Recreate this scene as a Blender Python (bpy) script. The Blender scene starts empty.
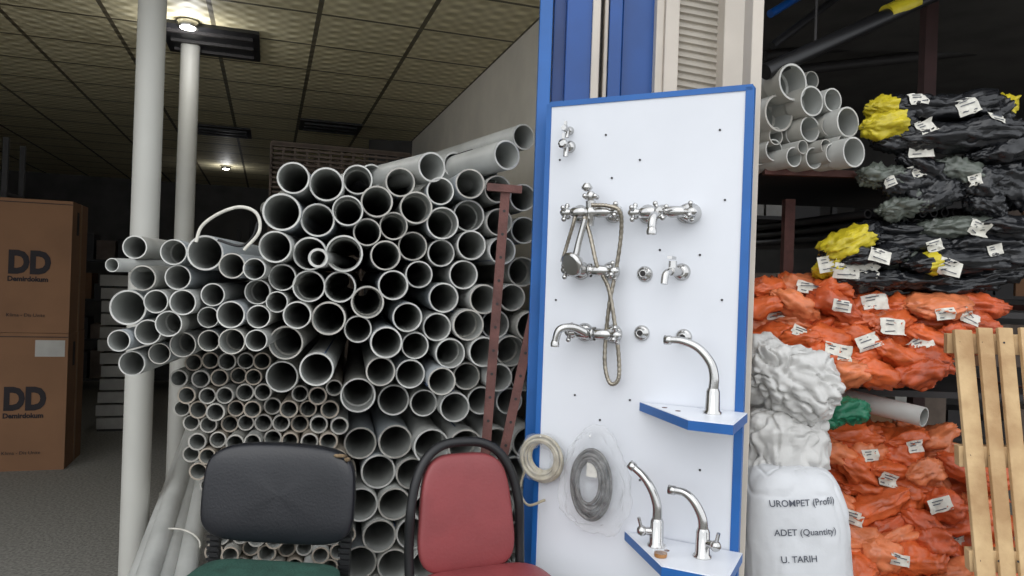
import bpy, math, random
from mathutils import Vector, Matrix, noise
from mathutils.bvhtree import BVHTree
random.seed(7)
sc = bpy.context.scene
V = Vector
# ------------------------------------------------------------ camera frame
F = 740.0
ROLL = math.radians(2.0)
CAM = V((0, 0, 1.45))
RT = V((math.cos(ROLL), 0, math.sin(ROLL)))
UP = V((-math.sin(ROLL), 0, math.cos(ROLL)))
FW = V((0, 1, 0))
def ray(u, v): return FW + RT * ((u - 512) / F) + UP * ((288 - v) / F)
def P(u, v, d): return CAM + ray(u, v) * d
def onplane(u, v, p, n):
    r = ray(u, v); return CAM + r * ((p - CAM).dot(n) / r.dot(n))
cd = bpy.data.cameras.new("camera"); cam = bpy.data.objects.new("camera", cd)
sc.collection.objects.link(cam)
cd.sensor_width = 36; cd.lens = 36 * F / 1024
M = Matrix((RT, UP, -FW)).transposed().to_4x4(); M.translation = CAM
cam.matrix_world = M
sc.camera = cam
try:
    sc.view_settings.view_transform = 'Standard'
except Exception: pass

# ------------------------------------------------------------ materials
def lin(c):
    return tuple(((x / 255) / 12.92 if x / 255 <= 0.04045 else ((x / 255 + 0.055) / 1.055) ** 2.4) for x in c)
def pm(name, c, rough=0.5, metal=0.0, var=0.12, scale=6, bump=0.0, bscale=None, alpha=1.0, c2=None, spec=0.5):
    m = bpy.data.materials.new(name); m.use_nodes = True
    nt = m.node_tree; b = nt.nodes["Principled BSDF"]
    col = lin(c)
    d = lin(c2) if c2 else tuple(x * (1 - var * 2) for x in col)
    tc = nt.nodes.new("ShaderNodeTexCoord")
    n = nt.nodes.new("ShaderNodeTexNoise"); n.inputs["Scale"].default_value = scale; n.inputs["Detail"].default_value = 6
    nt.links.new(tc.outputs["Object"], n.inputs["Vector"])
    cr = nt.nodes.new("ShaderNodeValToRGB")
    cr.color_ramp.elements[0].position = 0.35; cr.color_ramp.elements[1].position = 0.62
    cr.color_ramp.elements[0].color = (*d, 1); cr.color_ramp.elements[1].color = (*col, 1)
    nt.links.new(n.outputs["Fac"], cr.inputs["Fac"]); nt.links.new(cr.outputs["Color"], b.inputs["Base Color"])
    b.inputs["Roughness"].default_value = rough; b.inputs["Metallic"].default_value = metal
    b.inputs["Specular IOR Level"].default_value = spec
    if bump:
        n2 = nt.nodes.new("ShaderNodeTexNoise"); n2.inputs["Scale"].default_value = bscale or scale * 5; n2.inputs["Detail"].default_value = 5
        nt.links.new(tc.outputs["Object"], n2.inputs["Vector"])
        bp = nt.nodes.new("ShaderNodeBump"); bp.inputs["Strength"].default_value = bump; bp.inputs["Distance"].default_value = 0.01
        nt.links.new(n2.outputs["Fac"], bp.inputs["Height"]); nt.links.new(bp.outputs["Normal"], b.inputs["Normal"])
    if alpha < 1: b.inputs["Alpha"].default_value = alpha
    return m
def em(name, c, s):
    m = bpy.data.materials.new(name); m.use_nodes = True
    b = m.node_tree.nodes["Principled BSDF"]
    b.inputs["Base Color"].default_value = (*c, 1)
    b.inputs["Emission Color"].default_value = (*c, 1); b.inputs["Emission Strength"].default_value = s
    return m

PVC = pm("pvc_grey", (190, 191, 187), 0.42, var=0.10, scale=5)
PVC2 = pm("pvc_grey_dusty", (176, 175, 168), 0.5, var=0.12, scale=7)
PVC3 = pm("pvc_grey_cool", (184, 190, 194), 0.4, var=0.08, scale=5)
PVCIN = pm("pvc_inner", (172, 174, 170), 0.5, var=0.1, scale=4)
PVCRIM = pm("pvc_rim", (202, 202, 197), 0.55, var=0.14, scale=20)
PVCRIM2 = pm("pvc_rim_dusty", (184, 181, 173), 0.6, var=0.16, scale=20)
PVCD = pm("pvc_dirty", (176, 165, 150), 0.6, var=0.15, scale=9)
BLUELN = pm("pipe_blue_mark", (70, 90, 130), 0.6)
WHITE = pm("board_white_laminate", (224, 227, 233), 0.35, var=0.03, scale=2)
BLUE = pm("blue_paint", (30, 98, 172), 0.4, var=0.08, scale=5)
BLUED = pm("blue_panel_dark", (14, 74, 146), 0.35, var=0.1, scale=4)
CREAM = pm("cream_paint", (200, 191, 179), 0.5, var=0.06, scale=4)
SHUT = pm("shutter_beige", (182, 175, 163), 0.5, var=0.08, scale=3)
CHROME = pm("chrome", (200, 199, 197), 0.18, 1.0, var=0.05)
BRUSH = pm("brushed_steel", (170, 162, 148), 0.32, 1.0, var=0.15, scale=40)
RUST = pm("red_oxide_steel", (104, 66, 60), 0.7, var=0.2, scale=12, bump=0.3)
DARKM = pm("dark_steel", (40, 37, 37), 0.6, var=0.2)
BLACKV = pm("black_vinyl", (30, 31, 36), 0.3, var=0.06, scale=6, bump=0.08, bscale=120)
BLACKP = pm("black_plastic", (26, 26, 28), 0.4, var=0.1)
MAROON = pm("maroon_vinyl", (142, 66, 68), 0.45, var=0.1, scale=5, bump=0.12, bscale=90)
GREENC = pm("green_cloth", (44, 84, 72), 0.9, var=0.15, scale=20, bump=0.4)
ORANGE = pm("orange_bag_plastic", (216, 102, 52), 0.34, var=0.16, scale=7, bump=0.6, bscale=22)
ORANGE2 = pm("orange_bag_plastic_light", (228, 132, 86), 0.3, var=0.16, scale=9, bump=0.6, bscale=28)
ORANGE3 = pm("orange_bag_plastic_dark", (198, 88, 46), 0.36, var=0.16, scale=9, bump=0.6, bscale=28)
LABEL = pm("label_paper", (222, 219, 208), 0.6, var=0.1, scale=40)
BAGBLK = pm("black_bag_plastic", (30, 31, 34), 0.2, var=0.08, scale=6, bump=0.7, bscale=20)
YELLOW = pm("yellow_wrap", (208, 190, 44), 0.4, var=0.12, scale=14, bump=0.5, bscale=24)
CLEARG = pm("grey_translucent_bag", (104, 110, 102), 0.2, var=0.2, scale=12, bump=0.8, bscale=22)
SACK = pm("white_woven_sack", (208, 210, 213), 0.6, var=0.05, scale=5, bump=0.35, bscale=14)
SACK2 = pm("white_poly_bag", (204, 203, 200), 0.35, var=0.06, scale=6, bump=0.7, bscale=12)
INK = pm("ink", (80, 84, 94), 0.7)
GREENB = pm("green_bag_plastic", (22, 112, 80), 0.4, var=0.15, bump=0.5, bscale=30)
WOOD = pm("pallet_pine", (204, 174, 130), 0.75, var=0.14, scale=7, bump=0.3, c2=(170, 136, 96))
CARD = pm("cardboard", (128, 93, 66), 0.85, var=0.07, scale=3)
CARDL = pm("carton_label", (170, 168, 162), 0.7)
CARDINK = pm("carton_ink", (34, 28, 32), 0.8)
TAPE = pm("packing_tape", (146, 112, 78), 0.4)
FLOORM = pm("floor_stone", (140, 138, 132), 0.8, var=0.22, scale=60, bump=0.4, bscale=80)
WALLM = pm("wall_plaster", (230, 224, 212), 0.9, var=0.05, scale=3, bump=0.3, bscale=14)
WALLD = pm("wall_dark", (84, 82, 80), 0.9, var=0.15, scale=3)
PILLAR = pm("pillar_cream_paint", (194, 193, 186), 0.5, var=0.05, scale=2)
PLAST = pm("clear_bag", (232, 234, 236), 0.08, var=0.05, scale=30, bump=1.0, bscale=16, alpha=0.16)
COILB = pm("beige_hose", (186, 176, 152), 0.35, var=0.15, scale=30)
COILG = pm("grey_hose", (112, 110, 106), 0.35, 0.6, var=0.35, scale=40)
CRATE = pm("crate_slats", (112, 98, 88), 0.8, var=0.2)
FOAM = pm("exposed_foam", (140, 118, 90), 0.9, var=0.4, scale=40)

def ceilmat():
    m = bpy.data.materials.new("ceiling_tiles"); m.use_nodes = True
    nt = m.node_tree; b = nt.nodes["Principled BSDF"]
    tc = nt.nodes.new("ShaderNodeTexCoord")
    br = nt.nodes.new("ShaderNodeTexBrick"); br.offset = 0; br.squash = 1
    br.inputs["Scale"].default_value = 1.0
    br.inputs["Brick Width"].default_value = 0.6; br.inputs["Row Height"].default_value = 0.6
    br.inputs["Mortar Size"].default_value = 0.014; br.inputs["Mortar Smooth"].default_value = 0.0
    br.inputs["Mortar"].default_value = (*lin((100, 93, 74)), 1)
    nt.links.new(tc.outputs["Object"], br.inputs["Vector"])
    sep = nt.nodes.new("ShaderNodeSeparateXYZ"); nt.links.new(tc.outputs["Object"], sep.inputs[0])
    def sn(inp, k, ph=0.0):
        a = nt.nodes.new("ShaderNodeMath"); a.operation = 'MULTIPLY_ADD'; a.inputs[1].default_value = k; a.inputs[2].default_value = ph
        nt.links.new(inp, a.inputs[0]); s = nt.nodes.new("ShaderNodeMath"); s.operation = 'COSINE'
        nt.links.new(a.outputs[0], s.inputs[0]); return s.outputs[0]
    def op(kind, x, y):
        q = nt.nodes.new("ShaderNodeMath"); q.operation = kind
        for i, w in enumerate((x, y)):
            if isinstance(w, float): q.inputs[i].default_value = w
            else: nt.links.new(w, q.inputs[i])
        return q.outputs[0]
    a1 = op('MULTIPLY', sn(sep.outputs[0], 2 * math.pi / 0.12), sn(sep.outputs[1], 2 * math.pi / 0.12))
    rib = sn(sep.outputs[1], 2 * math.pi / 0.12)
    ns = nt.nodes.new("ShaderNodeTexNoise"); ns.inputs["Scale"].default_value = 3
    nt.links.new(tc.outputs["Object"], ns.inputs["Vector"])
    h = op('ADD', op('MULTIPLY', a1, 0.38), op('MULTIPLY', rib, 0.22))
    cr = nt.nodes.new("ShaderNodeValToRGB")
    cr.color_ramp.elements[0].position = 0.0; cr.color_ramp.elements[1].position = 0.8
    cr.color_ramp.elements[0].color = (*lin((196, 185, 148)), 1); cr.color_ramp.elements[1].color = (*lin((244, 235, 200)), 1)
    nt.links.new(op('ADD', h, op('MULTIPLY', ns.outputs["Fac"], 0.6)), cr.inputs[0])
    nt.links.new(cr.outputs[0], br.inputs["Color1"]); nt.links.new(cr.outputs[0], br.inputs["Color2"])
    nt.links.new(br.outputs["Color"], b.inputs["Base Color"]); b.inputs["Roughness"].default_value = 0.6
    bp = nt.nodes.new("ShaderNodeBump"); bp.inputs["Strength"].default_value = 0.6; bp.inputs["Distance"].default_value = 0.012
    nt.links.new(h, bp.inputs["Height"]); nt.links.new(bp.outputs["Normal"], b.inputs["Normal"])
    return m
CEILM = ceilmat()

# ------------------------------------------------------------ mesh builder
def frame(ax):
    ax = ax.normalized(); t = V((0, 0, 1)) if abs(ax.z) < 0.9 else V((1, 0, 0))
    a = ax.cross(t).normalized(); return a, ax.cross(a).normalized()
def spow(x, e): return math.copysign(abs(x) ** e, x)
def catmull(pts, n=8):
    pts = [V(p) for p in pts]; q = [pts[0] * 2 - pts[1]] + pts + [pts[-1] * 2 - pts[-2]]; out = []
    for i in range(1, len(q) - 2):
        for k in range(n):
            t = k / n; a, b, c, d = q[i - 1], q[i], q[i + 1], q[i + 2]
            out.append(0.5 * ((2 * b) + (c - a) * t + (2 * a - 5 * b + 4 * c - d) * t * t + (3 * b - a - 3 * c + d) * t ** 3))
    out.append(pts[-1]); return out
def crumple(seed, n=9, f0=0.35, f1=1.3):
    """sharp-creased folded-film height field: sum of triangle waves in random directions"""
    rs = random.Random(seed * 7919 + 3); L = []
    for i in range(n):
        d = V((rs.gauss(0, 1), rs.gauss(0, 1), rs.gauss(0, 1))).normalized(); f = f0 + (f1 - f0) * i / (n - 1)
        L.append((d * f, rs.random(), 1 / (1 + 1.2 * i / n * 3)))
    tot = sum(x[2] for x in L) * 0.5
    def fn(l):
        s = 0
        w = l + V((noise.noise(l * 1.3), noise.noise(l * 1.3 + V((5, 0, 0))), 0)) * 0.25
        for d, p, a in L: s += a * (abs(((w.dot(d) + p) % 1) * 2 - 1) - .5)
        return s / tot
    return fn
class MB:
    def __init__(s): s.v = []; s.f = []; s.m = []; s.sm = []; s.mats = []
    def mi(s, m):
        if m not in s.mats: s.mats.append(m)
        return s.mats.index(m)
    def add(s, vs, fs, m, smooth=True, fm=None):
        o = len(s.v); s.v += [tuple(x) for x in vs]
        for i, f in enumerate(fs):
            s.f.append([o + k for k in f]); s.m.append(s.mi(fm[i] if fm else m)); s.sm.append(smooth)
    def hexa(s, o, a, b, c, m):
        o, a, b, c = V(o), V(a), V(b), V(c)
        if a.cross(b).dot(c) < 0: a, b = b, a
        vs = [o, o + a, o + a + b, o + b, o + c, o + a + c, o + a + b + c, o + b + c]
        s.add(vs, [(3, 2, 1, 0), (4, 5, 6, 7), (0, 1, 5, 4), (1, 2, 6, 5), (2, 3, 7, 6), (3, 0, 4, 7)], m, False)
    def box(s, c, a, b, cc, m):
        a, b, cc = V(a), V(b), V(cc); s.hexa(V(c) - (a + b + cc) / 2, a, b, cc, m)
    def bar(s, p0, p1, w, t, m, side=None):
        p0, p1 = V(p0), V(p1); ax = p1 - p0; sd = V(side) if side else frame(ax)[0]
        sd = (sd - ax.normalized() * sd.dot(ax.normalized())).normalized(); n = ax.cross(sd).normalized()
        s.box((p0 + p1) / 2, sd * w, n * t, ax, m)
    def prism(s, pts, ext, m, m2=None):
        n = len(pts); pts = [V(p) for p in pts]; ext = V(ext)
        vs = pts + [p + ext for p in pts]
        fs = [tuple(range(n))[::-1], tuple(range(n, 2 * n))] + [(i, (i + 1) % n, n + (i + 1) % n, n + i) for i in range(n)]
        s.add(vs, fs, m, False, [m, m] + [m2 or m] * n)
    def cyl(s, p0, p1, r0, r1=None, m=None, seg=20, caps=True):
        p0, p1 = V(p0), V(p1); r1 = r0 if r1 is None else r1; a, b = frame(p1 - p0); vs = []
        for p, r in ((p0, r0), (p1, r1)):
            for i in range(seg):
                t = 2 * math.pi * i / seg; vs.append(p + a * (r * math.cos(t)) + b * (r * math.sin(t)))
        s.add(vs, [(i, (i + 1) % seg, seg + (i + 1) % seg, seg + i) for i in range(seg)], m)
        if caps: s.add(vs, [tuple(range(seg))[::-1], tuple(range(seg, 2 * seg))], m, False)
    def lathe(s, o, ax, prof, m, seg=20):
        o = V(o); ax = V(ax).normalized(); a, b = frame(ax); vs = []; fs = []
        for r, h in prof:
            for i in range(seg):
                t = 2 * math.pi * i / seg; vs.append(o + ax * h + a * (r * math.cos(t)) + b * (r * math.sin(t)))
        for k in range(len(prof) - 1):
            for i in range(seg):
                j = (i + 1) % seg; fs.append((k * seg + i, k * seg + j, (k + 1) * seg + j, (k + 1) * seg + i))
        s.add(vs, fs, m)
        s.add(vs, [tuple(range(seg))[::-1], tuple(range((len(prof) - 1) * seg, len(prof) * seg))], m, False)
    def tube(s, p0, ax, L, ro, ri, m, mi, mr, seg=28, socket=False):
        p0 = V(p0); ax = V(ax).normalized(); a, b = frame(ax)
        def ring(h, r): return [p0 + ax * h + a * (r * math.cos(2 * math.pi * i / seg)) + b * (r * math.sin(2 * math.pi * i / seg)) for i in range(seg)]
        def band(r1, r2, mm, sm=True):
            s.add(r1 + r2, [(i, (i + 1) % seg, seg + (i + 1) % seg, seg + i) for i in range(seg)], mm, sm)
        if socket:
            k = ro * 0.09
            band(ring(0.0, ro + k), ring(0.09, ro + k), m); band(ring(0.09, ro + k), ring(0.11, ro), m); band(ring(0.11, ro), ring(L, ro), m)
            band(ring(0, ri + k), ring(0, ro + k), mr, False); band(ring(0, ri + k), ring(0.1, ri + k), mi); band(ring(0.1, ri + k), ring(0.11, ri), mr, False); band(ring(0.11, ri), ring(L, ri), mi)
        else:
            band(ring(0, ro), ring(L, ro), m); band(ring(0, ri), ring(0, ro), mr, False); band(ring(0, ri), ring(L, ri), mi)
        band(ring(L, ri), ring(L, ro), mr, False)
    def sweep(s, pts, r, m, seg=10, closed=False, caps=True):
        pts = [V(p) for p in pts]; n = len(pts); vs = []; fs = []; a = None
        for i, p in enumerate(pts):
            if closed: t = pts[(i + 1) % n] - pts[i - 1]
            else: t = pts[min(i + 1, n - 1)] - pts[max(i - 1, 0)]
            t.normalize()
            if a is None: a, _ = frame(t)
            a = (a - t * a.dot(t)).normalized(); b = t.cross(a)
            rr = r(i / (n - 1)) if callable(r) else r
            for k in range(seg):
                w = 2 * math.pi * k / seg; vs.append(p + a * (rr * math.cos(w)) + b * (rr * math.sin(w)))
        for i in range(n if closed else n - 1):
            j = (i + 1) % n
            for k in range(seg):
                l = (k + 1) % seg; fs.append((i * seg + k, i * seg + l, j * seg + l, j * seg + k))
        s.add(vs, fs, m)
        if not closed and caps: s.add(vs, [tuple(range(seg))[::-1], tuple(range((n - 1) * seg, n * seg))], m, False)
    def sup(s, c, ax, size, e1=1, e2=1, nu=24, nv=14, m=None, deform=None, fmat=None, smooth=True):
        c = V(c); X, Y, Z = [V(a).normalized() for a in ax]; vs = []; fs = []; fm = []
        for j in range(nv + 1):
            ph = -math.pi / 2 + math.pi * j / nv
            for i in range(nu):
                th = 2 * math.pi * i / nu
                l = V((spow(math.cos(ph), e1) * spow(math.cos(th), e2), spow(math.cos(ph), e1) * spow(math.sin(th), e2), spow(math.sin(ph), e1)))
                if deform: l = deform(l)
                vs.append(c + X * (l.x * size[0] / 2) + Y * (l.y * size[1] / 2) + Z * (l.z * size[2] / 2))
        for j in range(nv):
            for i in range(nu):
                k = (i + 1) % nu; fs.append((j * nu + i, j * nu + k, (j + 1) * nu + k, (j + 1) * nu + i))
                fm.append(fmat(i / nu, j / nv) if fmat else m)
        s.add(vs, fs, m, smooth, fm)
    def sphere(s, c, r, m, seg=16): s.sup(c, (V((1, 0, 0)), V((0, 1, 0)), V((0, 0, 1))), (2 * r,) * 3, nu=seg, nv=seg // 2, m=m)
    def bvh(s): return BVHTree.FromPolygons([V(v) for v in s.v], s.f)
    def obj(s, name, parent=None, bevel=0):
        me = bpy.data.meshes.new(name); me.from_pydata(s.v, [], s.f)
        for m in s.mats: me.materials.append(m)
        me.polygons.foreach_set("material_index", s.m); me.polygons.foreach_set("use_smooth", s.sm); me.update()
        o = bpy.data.objects.new(name, me); sc.collection.objects.link(o)
        if parent: o.parent = parent
        if bevel:
            b = o.modifiers.new("bevel", 'BEVEL'); b.width = bevel; b.segments = 2; b.limit_method = 'ANGLE'; b.angle_limit = math.radians(50)
        return o
X, Y, Z = V((1, 0, 0)), V((0, 1, 0)), V((0, 0, 1))
def text_mesh(txt, size, mat, origin, ex, ey, n, parent=None, name="lettering", bvh=None, bold=0.0):
    cu = bpy.data.curves.new(name, 'FONT'); cu.body = txt; cu.size = size; cu.offset = bold; cu.resolution_u = 3
    o = bpy.data.objects.new(name + "_tmp", cu); sc.collection.objects.link(o)
    bpy.context.view_layer.update()
    me = bpy.data.meshes.new_from_object(o.evaluated_get(bpy.context.evaluated_depsgraph_get()))
    bpy.data.objects.remove(o)
    me.materials.clear(); me.materials.append(mat)
    for v in me.vertices:
        p = V(origin) + V(ex) * v.co.x + V(ey) * v.co.y
        if bvh:
            h = bvh.ray_cast(p + V(n) * 0.5, -V(n))
            if h[0] is not None: p = h[0] + V(n) * 0.006
        v.co = p
    ob = bpy.data.objects.new(name, me); sc.collection.objects.link(ob)
    if parent: ob.parent = parent
    return ob
def tags(bv, lst, size=(0.085, 0.055), parent=None, mat=LABEL):
    """paper labels draped on the surface of a pile, facing the street"""
    b = MB()
    for (u, v) in lst:
        r = ray(u, v).normalized(); h = bv.ray_cast(CAM, r)
        if h[0] is None or h[3] > 6: continue
        a = random.uniform(-0.5, 0.5); fwd = V((random.uniform(-.4, .2), -1, random.uniform(0, .6))).normalized()
        e1 = V((math.cos(a), 0, math.sin(a))); e1 = (e1 - fwd * e1.dot(fwd)).normalized(); e2 = fwd.cross(e1)
        s = random.uniform(0.75, 1.35); N1, N2 = 6, 5; vs = []
        for j in range(N2 + 1):
            for i in range(N1 + 1):
                p = h[0] + e1 * ((i / N1 - .5) * size[0] * s) + e2 * ((j / N2 - .5) * size[1] * s)
                q = bv.ray_cast(p + fwd * 0.12, -fwd, 0.16)
                k = q[0] if q[0] is not None else p - fwd * 0.01
                vs.append(k * 0.75 + p * 0.25 + fwd * 0.007 if (k - p).length < .035 else p + fwd * .004)
        fs = [(j * (N1 + 1) + i, j * (N1 + 1) + i + 1, (j + 1) * (N1 + 1) + i + 1, (j + 1) * (N1 + 1) + i) for j in range(N2) for i in range(N1)]
        b.add(vs, fs, mat)
        for j in (1, 3, 4):
            q0 = vs[j * (N1 + 1) + 1] + fwd * .004; q1 = vs[j * (N1 + 1) + random.randint(3, 5)] + fwd * .004
            b.bar(q0, q1, 0.004, 0.001, INK, side=e2)
    o = b.obj("paper_labels", parent); return o

# ------------------------------------------------------------ shop shell
TH = math.atan(0.33)
SA = V((-math.sin(TH), math.cos(TH), 0)); SB = V((math.cos(TH), math.sin(TH), 0))
SO = V((0.155, 4.1, 0))
def S(lx, ly, z=0): return SO + SB * lx + SA * ly + Z * z
H = 3.0
b = MB(); b.hexa((-14, -10, -0.1), X * 28, Y * 30, Z * 0.1, FLOORM); b.obj("floor")
b = MB(); b.hexa((-7, -1.0, 0), X * 7.0, Y * 10.5, Z * 0.08, CEILM)
o = b.obj("ceiling"); o.location = SO + Z * H; o.rotation_euler = (0, 0, TH)
b = MB(); b.hexa(S(0, -0.85), SB * 0.18, SA * 10.3, Z * H, WALLM); b.obj("wall_partition")
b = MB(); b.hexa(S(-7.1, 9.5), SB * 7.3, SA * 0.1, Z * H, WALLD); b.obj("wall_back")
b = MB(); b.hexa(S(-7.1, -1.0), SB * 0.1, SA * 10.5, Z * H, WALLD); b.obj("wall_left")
b = MB(); b.hexa(S(-7.1, -1.15, H), SB * 7.6, SA * 0.14, Z * 0.9, CREAM); b.obj("wall_lintel_left")
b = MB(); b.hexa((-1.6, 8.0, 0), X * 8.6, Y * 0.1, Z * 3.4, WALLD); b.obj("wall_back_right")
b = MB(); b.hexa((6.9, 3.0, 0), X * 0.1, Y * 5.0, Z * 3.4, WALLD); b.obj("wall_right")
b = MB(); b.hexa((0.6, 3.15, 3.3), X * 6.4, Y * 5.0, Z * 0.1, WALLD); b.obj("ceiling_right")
b = MB(); b.hexa((0.6, 2.98, 3.05), X * 6.4, Y * 0.14, Z * 0.9, CREAM); b.obj("wall_lintel_right")

def ceil_pt(u, v): 
    r = ray(u, v); return CAM + r * ((H - CAM.z) / r.z)
b = MB()
c = ceil_pt(213, 40)
b.box(c - Z * 0.012, SB * 0.58, SA * 0.62, Z * 0.02, BLACKP)
for k in (-0.2, 0, 0.2): b.box(c - Z * 0.03 + SA * k, SB * 0.5, SA * 0.03, Z * 0.02, DARKM)
b.obj("ceiling_vent_panel")
LAMPM = em("lamp_glow", (1, 0.97, 0.9), 22)
def downlight(u, v, r, e):
    b = MB(); p = ceil_pt(u, v)
    b.lathe(p - Z * 0.042, Z, [(r * 1.35, 0), (r * 1.4, 0.01), (r * 1.4, 0.04)], CHROME)
    b.lathe(p - Z * 0.05, Z, [(r * 0.6, 0), (r, 0.006), (r, 0.01)], LAMPM)
    b.obj("downlight")
    l = bpy.data.lights.new("downlight_bulb", 'POINT'); l.energy = e; l.shadow_soft_size = 0.05
    lo = bpy.data.objects.new("downlight_bulb", l); lo.location = p - Z * 0.12; sc.collection.objects.link(lo)
downlight(188, 21, 0.045, 5); downlight(226, 166, 0.045, 3)
for (u, v, w) in ((222, 130, 0.58), (330, 126, 0.58)):
    b = MB(); b.box(ceil_pt(u, v) - Z * 0.012, SB * w, SA * 0.5, Z * 0.02, DARKM)
    for k in (-.15, 0, .15): b.box(ceil_pt(u, v) - Z * 0.03 + SA * k, SB * 0.5, SA * 0.03, Z * 0.02, BLACKP)
    b.obj("ceiling_vent_panel")

def pillar(u, v, d, r, name="pillar"):
    p = P(u, v, d); b = MB(); b.cyl((p.x, p.y, 0), (p.x, p.y, H), r, m=PILLAR, seg=32)
    b.cyl((p.x, p.y, 0), (p.x, p.y, 0.02), r * 1.6, m=PILLAR, seg=32); b.obj(name)
pillar(144, 250, 3.32, 0.059); pillar(187, 150, 4.9, 0.06)

# ------------------------------------------------------------ pipe stack
def inpoly(x, y, poly):
    c = False; n = len(poly)
    for i in range(n):
        x1, y1 = poly[i]; x2, y2 = poly[i - 1]
        if (y1 > y) != (y2 > y) and x < (x2 - x1) * (y - y1) / (y2 - y1) + x1: c = not c
    return c
EXPL = [(293,186,16),(329,185,17),(358,183,14),(286,216,19),(320,222,17),(349,214,14),(376,206,16),(400,190,15),
 (281,249,16),(315,252,17),(345,249,17),(369,231,14),(393,222,13),(417,213,15),(443,192,14),(470,190,15),(496,190,14),(521,196,14),
 (442,220,15),(468,219,15),(495,222,14),(520,228,14),(388,254,15),(416,247,15),(441,246,14),(468,246,15),(492,250,14),
 (308,282,15),(337,289,16),(364,301,15),(330,319,17),(300,312,14),(283,345,16),(318,371,17),(283,376,16),(379,345,16),
 (356,329,14),(392,284,15),(419,272,14),(407,317,15),(384,372,15),(411,374,15),(356,392,16),(393,395,16)]
EXPM = [(133,247,12),(143,278,13),(130,307,18),(175,254,12),(204,253,18),(176,277,13),(154,302,12),(235,266,13),(258,272,11),
 (183,302,13),(210,295,12),(256,293,12),(282,275,14),(282,298,11),(258,315,12),(230,316,14),(205,318,11),(147,333,13),(122,340,11),
 (173,326,12),(181,345,12),(156,354,11),(130,364,13),(208,341,11),(233,340,12),(258,339,11)]
pipes = [[u, v, r, 0] for u, v, r in EXPL] + [[u, v, r, 1] for u, v, r in EXPM]
def hexfill(poly, R, kind, jit=0.12):
    us = [p[0] for p in poly]; vs = [p[1] for p in poly]; y = min(vs) + R; row = 0
    while y < max(vs) + R:
        x = min(us) + (R if row % 2 else 0)
        while x < max(us):
            xx = x + random.uniform(-jit, jit) * R; yy = y + random.uniform(-jit, jit) * R
            if inpoly(xx, yy, poly) and all((q[0] - xx) ** 2 + (q[1] - yy) ** 2 > (0.80 * (q[2] + R)) ** 2 for q in pipes if q[3] != kind or q in base):
                pipes.append([xx, yy, R * random.uniform(0.93, 1.04), kind])
            x += 2.03 * R
        y += 1.76 * R; row += 1
base = list(pipes)
hexfill([(372, 225), (540, 205), (540, 405), (345, 405), (345, 345)], 14.8, 2)
hexfill([(345, 405), (540, 400), (540, 625), (345, 625)], 17.0, 3)
hexfill([(172, 352), (270, 356), (275, 388), (340, 388), (346, 450), (346, 625), (208, 625), (206, 490), (186, 465)], 9.0, 4)
for it in range(140):
    for i in range(len(pipes)):
        a = pipes[i]
        for j in range(i + 1, len(pipes)):
            q = pipes[j]; dx = q[0] - a[0]
            if abs(dx) > 40: continue
            dy = q[1] - a[1]; D = math.hypot(dx, dy) or 0.1; need = (a[2] + q[2]) * 1.01
            if D < need:
                w = (need - D) * 0.45 / D
                wa, wq = (0.5, 0.5)
                if a[3] < 2 and q[3] >= 2: wa, wq = 0.1, 0.9
                elif q[3] < 2 and a[3] >= 2: wa, wq = 0.9, 0.1
                a[0] -= dx * w * 2 * wa; a[1] -= dy * w * 2 * wa; q[0] += dx * w * 2 * wq; q[1] += dy * w * 2 * wq
    for a in pipes:
        if a[0] > 530: a[0] = 530
        if a[3] == 4 and a[1] > 490 and a[0] < 214: a[0] = 214
pipes = [p for p in pipes if p[1] < 620 and p[0] < 540]
def lerp(a, b, t): t = max(0, min(1, t)); return a + (b - a) * t
b = MB()
for (u, v, r, k) in pipes:
    if k in (0, 1, 2):
        d0 = lerp(2.66, 3.12, (u - 230) / 300); mm = lerp(-0.14, -0.28, (u - 230) / 260)
        if k == 1: mm = -0.15
    else:
        d0 = 3.1; mm = lerp(-0.16, -0.28, (u - 200) / 250)
    if k == 4: d0 = 3.05
    if v > 350 and k < 3: d0 = max(d0, lerp(2.66, 3.05, (v - 340) / 60))
    if v > 340 and k == 1: d0 = 2.7
    c = P(u, v, d0); ax = V((mm, 1, 0.012 if k != 4 else 0)).normalized()
    R = r * d0 / F
    if c.z - R < 0.01: continue
    ri = R * (0.885 if k != 4 else 0.80)
    s = random.uniform(-0.05, 0.05)
    body = random.choice([PVC, PVC, PVC2, PVC3]) if k != 4 else random.choice([PVCD, PVC2, PVC])
    rim = random.choice([PVCRIM, PVCRIM, PVCRIM2]) if k != 4 else random.choice([PVCD, PVCRIM2])
    b.tube(c + ax * s, ax, 1.2 if k == 1 else 2.6, R * 0.985, ri, body, PVCIN, rim, seg=28 if k != 4 else 20, socket=(k != 4 and random.random() < 0.2))
    if k in (0, 2, 3) and random.random() < 0.45:
        a1, b1 = frame(ax); t = random.uniform(0, 6.28); nn_ = a1 * math.cos(t) + b1 * math.sin(t)
        b.bar(c + ax * (s + 0.03) + nn_ * R, c + ax * (s + 0.8) + nn_ * R, 0.006, 0.002, BLUELN)
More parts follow.
